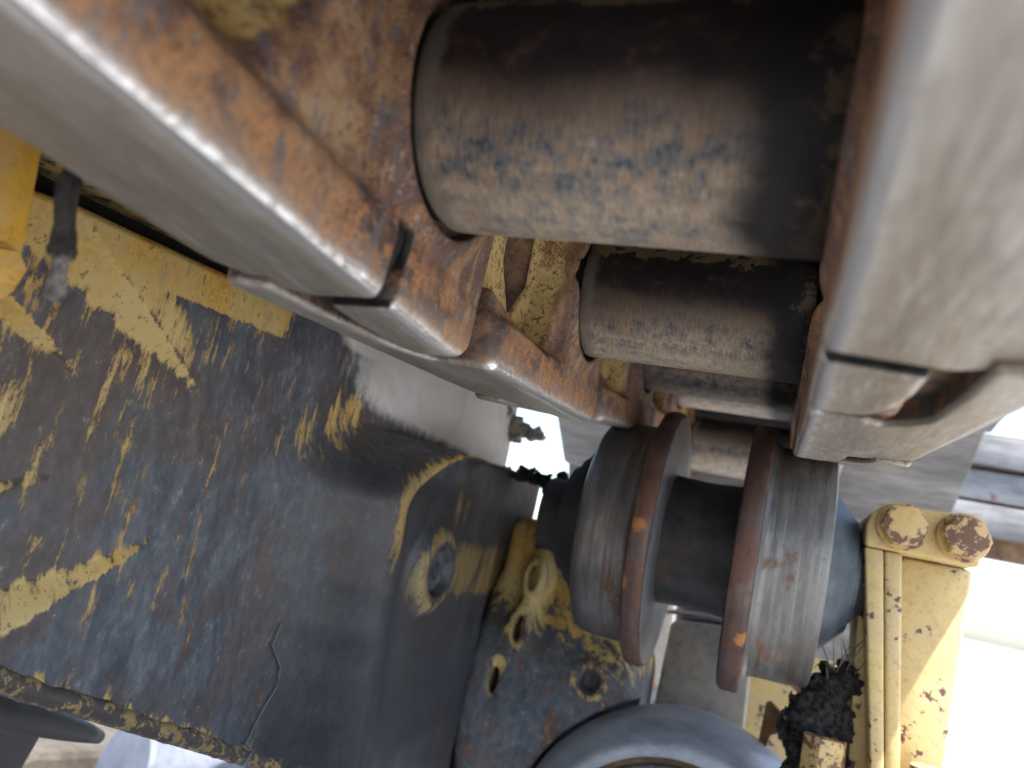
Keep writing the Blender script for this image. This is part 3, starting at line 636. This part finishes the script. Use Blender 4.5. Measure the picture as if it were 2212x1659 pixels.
# ------------------------------------------------------------------ adjuster yoke behind the roller: casting with three eared bolt pads
yk = empty('adjuster_yoke', (0, 0, 0), 'blue grey casting with yellow paint remains and eared bolt pads below the roller', 'casting')
def yoke(p):
    x, y, z = p
    ax = np.sqrt((y - .765) ** 2 + ((z + .150 + .12 * (x + .13)) * .92) ** 2) - (.088 + .10 * np.clip(-.10 - x, -.05, .12))
    d = smax(ax, x + .088, .03)
    d = smax(d, -.235 - x, .01)
    neck = np.sqrt((x + .172) ** 2 + (y - .745) ** 2) - .030; neck = smax(neck, np.abs(z + .03) - .06, .02); d = smin(d, neck, .035)
    fl = sbox(p, (-.232, .700, -.26), (-.196, .78, .020), .01); d = smin(d, fl, .02)
    for ex, ez in ((-.196, -.032), (-.199, -.078), (-.208, -.124)):
        e = np.sqrt(((x - ex) / .55) ** 2 + (z - ez) ** 2) - .0185; e = smax(e * .55, np.abs(y - .700) - .019, .008); d = smin(d, e, .012)
        h_ = np.sqrt(((x - ex) / .38) ** 2 + (z - ez) ** 2) - .0115; d = smax(d, -smax(h_ * .38, y - .700, .002), .003)
    hl = np.sqrt((x + .128) ** 2 + (z + .106) ** 2) - .0085; d = smax(d, -smax(hl, y - .70, .002), .004)
    rim = np.sqrt((np.sqrt((x + .128) ** 2 + (z + .106) ** 2) - .013) ** 2 + (y - .690) ** 2) - .004; d = smin(d, rim, .006)
    tb = np.maximum(np.sqrt((x + .036) ** 2 + (z + .2385) ** 2) - .137, y - .73); d = smax(d, -tb, .002)
    return d
V, Q = surface_nets(yoke, (-.245, .655, -.27), (-.070, .80, .05), .0028)
yme = np_mesh('body', V, Q, 'frame'); link_obj('body', yme, yk)
yp_ = .14 + .55 * sst(V[:, 2] + .25 * (V[:, 0] + .2), -.095, -.045)
for ex, ez in ((-.196, -.032), (-.199, -.078), (-.208, -.124)): yp_ = np.maximum(yp_, .46 * sst(np.hypot((V[:, 0] - ex) / .55, V[:, 2] - ez), .027, .019) * sst(V[:, 1], .72, .70))
yp_ = np.maximum(yp_, .5 * np.exp(-((np.hypot(V[:, 0] + .128, V[:, 2] + .106) - .013) / .005) ** 2))
for nme, v_ in (('paint', yp_), ('dust', 0 * yp_), ('darkening', 0 * yp_)): set_attr(yme, nme, v_)
# ------------------------------------------------------------------ adjuster tube collar (axis along the track)
at = empty('adjuster_tube', (-.036, .668, -.2385), 'round blue grey tube end with a grooved rim at the bottom edge', 'tube')
lathe_obj('rim', [(.055, .110), (.046, .1285), (.041, .132), (.009, .134), (.002, .133), (-.011, .1265), (-.024, .1155), (-.0275, .111), (-.0275, .1028)], 'collar', at, 1, 160, angle=40)
lathe_obj('groove', [(-.0277, .1032), (-.0248, .1018), (-.0248, .0986), (-.0284, .0977)], 'rustgroove', at, 1, 160)
lathe_obj('inner_ring', [(-.0261, .0979), (-.0312, .0974), (-.0371, .0899), (-.0385, .0807), (-.0385, .0)], 'cast', at, 1, 160)
# ------------------------------------------------------------------ block seen between the flanges, clip beside it
bk = empty('guide_block', (0, 0, 0), 'worn grey square block between the roller flanges above the tube', 'block')
bm_obj('body', prism([(-.082, -.150), (-.079, -.048), (-.074, -.043), (-.008, -.036), (-.003, -.041), (.002, -.150)], .775, .86, 1, .003, 3), 'block', bk, True, angle=50)
bm_obj('ledge', prism([(-.086, -.040), (-.086, -.0375), (-.004, -.029), (-.004, -.0325)], .782, .86, 1, .0008, 1), 'shoe', bk)
cl = bm_obj('clip', prism([(.012, -.125), (.014, -.085), (.018, -.083), (.030, -.092), (.060, -.135), (.056, -.137), (.030, -.103), (.020, -.108), (.018, -.125)], .69, .70, 1, .0008, 1), 'rustgroove')
tag(cl, 'thin rusty bent clip on the tube rim right of the roller flange', 'clip')
yp = bm_obj('yellow_panel', prism([(-.01, -.20), (-.004, -.055), (.075, -.05), (.12, -.20)], .83, .85, 1, .002, 1), 'bracket')
tag(yp, 'sunlit yellow panel seen under the right roller tread', 'panel')
# ------------------------------------------------------------------ soil
def vn3(p, f, seed):
    rs = np.random.RandomState(seed); tab = rs.rand(4096); q = [v * f + 500. for v in p]; i = [np.floor(v).astype(np.int64) for v in q]; t = [v - j for v, j in zip(q, i)]; t = [v * v * (3 - 2 * v) for v in t]
    hsh = lambda a, b, c: tab[((a * 73856093) ^ (b * 19349663) ^ (c * 83492791)) & 4095]
    o = 0
    for dx in (0, 1):
        for dy in (0, 1):
            for dz in (0, 1): o = o + hsh(i[0] + dx, i[1] + dy, i[2] + dz) * (t[0] if dx else 1 - t[0]) * (t[1] if dy else 1 - t[1]) * (t[2] if dz else 1 - t[2])
    return o - .5
def lump(name, pts, h, mat, seed, amp=.006, fr_=90):
    def fn(p):
        d = None
        for (cx_, cy_, cz_, r_) in pts:
            e = np.sqrt((p[0] - cx_) ** 2 + (p[1] - cy_) ** 2 + (p[2] - cz_) ** 2) - r_; d = e if d is None else smin(d, e, .003)
        return d + amp * (1.6 * vn3(p, fr_, seed) + 1.3 * np.abs(vn3(p, fr_ * 2.3, seed + 1)) * 2 + .6 * vn3(p, fr_ * 5, seed + 2))
    P_ = np.array(pts); lo = (P_[:, :3] - P_[:, 3:]).min(0) - .01; hi = (P_[:, :3] + P_[:, 3:]).max(0) + .01
    V, Q = surface_nets(fn, lo, hi, h, 0); return np_mesh(name, V, Q, mat)
rs = random.Random(8); cp = [(.049, .618, -.100, .020), (.044, .615, -.084, .019), (.048, .616, -.070, .017), (.054, .617, -.056, .014), (.060, .618, -.046, .010), (.038, .612, -.073, .011), (.058, .62, -.085, .015)]
for k in range(110): c = rs.choice(cp[:7]); a = rs.random() * 6.28; b = rs.random() * 3; cp.append((c[0] + c[3] * math.cos(a) * math.sin(b) * .95, c[1] - c[3] * abs(math.sin(a) * math.sin(b)) * .95, c[2] + c[3] * math.cos(b) * .95, .003 + .004 * rs.random()))
dc = empty('soil_clump', (0, 0, 0), 'black crumbly clump of greasy soil and grass wedged beside the bracket post', 'soil')
link_obj('clod', lump('clod', cp, .0011, 'mud', 3, .0045, 130), dc)
for k in range(12):
    bx, by, bz = .050 + .016 * rs.random(), .606 + .010 * rs.random(), -.060 + .022 * rs.random(); L_ = .014 + .020 * rs.random(); dx = rs.uniform(-.4, .5)
    vs_, fs_ = tube([(bx + dx * L_ * t * (1 + .4 * t), by - .004 * t, bz + L_ * t) for t in (0, .3, .6, .85, 1)], [.0005, .0005, .0004, .0003, .0002], 5)
    mesh_obj('grass_straw', vs_, fs_, 'straw', dc)
for (cps, nm, sd_, lab, mt) in (([(-.285, .720, .124, .012), (-.280, .730, .121, .013), (-.282, .752, .117, .013), (-.270, .752, .113, .012), (-.258, .754, .109, .011), (-.247, .755, .107, .009), (-.238, .756, .105, .007), (-.276, .75, .104, .010), (-.29, .75, .108, .012), (-.262, .75, .101, .008)], 'dry_clod', 5, 'pale dry clod on the frame top beside the bright gap', 'soil'),
                            ([(-.222, .665, .056, .008), (-.213, .672, .056, .008), (-.228, .655, .055, .008), (-.203, .68, .054, .009), (-.192, .68, .048, .010), (-.185, .675, .058, .009)], 'soil_ridge', 6, 'dark crumbs of soil along the casting top left of the roller seal', 'mud')):
    tag(link_obj(nm, lump(nm, cps, .0014, mt, sd_, .0045, 140)), lab, 'soil')
# ------------------------------------------------------------------ things glimpsed under the frame at lower left
vs_, fs_ = tube([(-.42, .20, -.112), (-.42, .30, -.140), (-.42, .36, -.160), (-.42, .405, -.1745), (-.42, .435, -.186), (-.42, .455, -.193), (-.42, .468, -.198)], [.0135, .0135, .0130, .0115, .0085, .0065, .0045], 20)
tag(mesh_obj('hose', vs_, fs_, 'black'), 'thick black hose end under the lower left of the casting', 'hose')
bm = prism([(.458, -.2085), (.497, -.217), (.468, -.300), (.405, -.300)], -.506, -.497, 0, .0015, 1)
tag(bm_obj('strap', bm, 'black'), 'dark flat steel strap in the lower left corner', 'strap')
pp = lathe_obj('pipe', [(-.11, .0), (-.11, .050), (-.105, .054), (.12, .054), (.12, .0)], 'pale', None, 1, 48, (-.605, .86, -.372), rot=(R(-14), 0, R(-20)))
tag(pp, 'pale blue round pipe under the lower left casting edge', 'pipe')
tag(bm_obj('stone_block', prism([(.60, -.334), (.70, -.331), (.84, -.352), (1.02, -.400), (1.02, -.85), (.60, -.85)], -.95, -.70, 0, .010, 2), 'concrete'), 'tan rough block below the pale pipe at lower left', 'block')
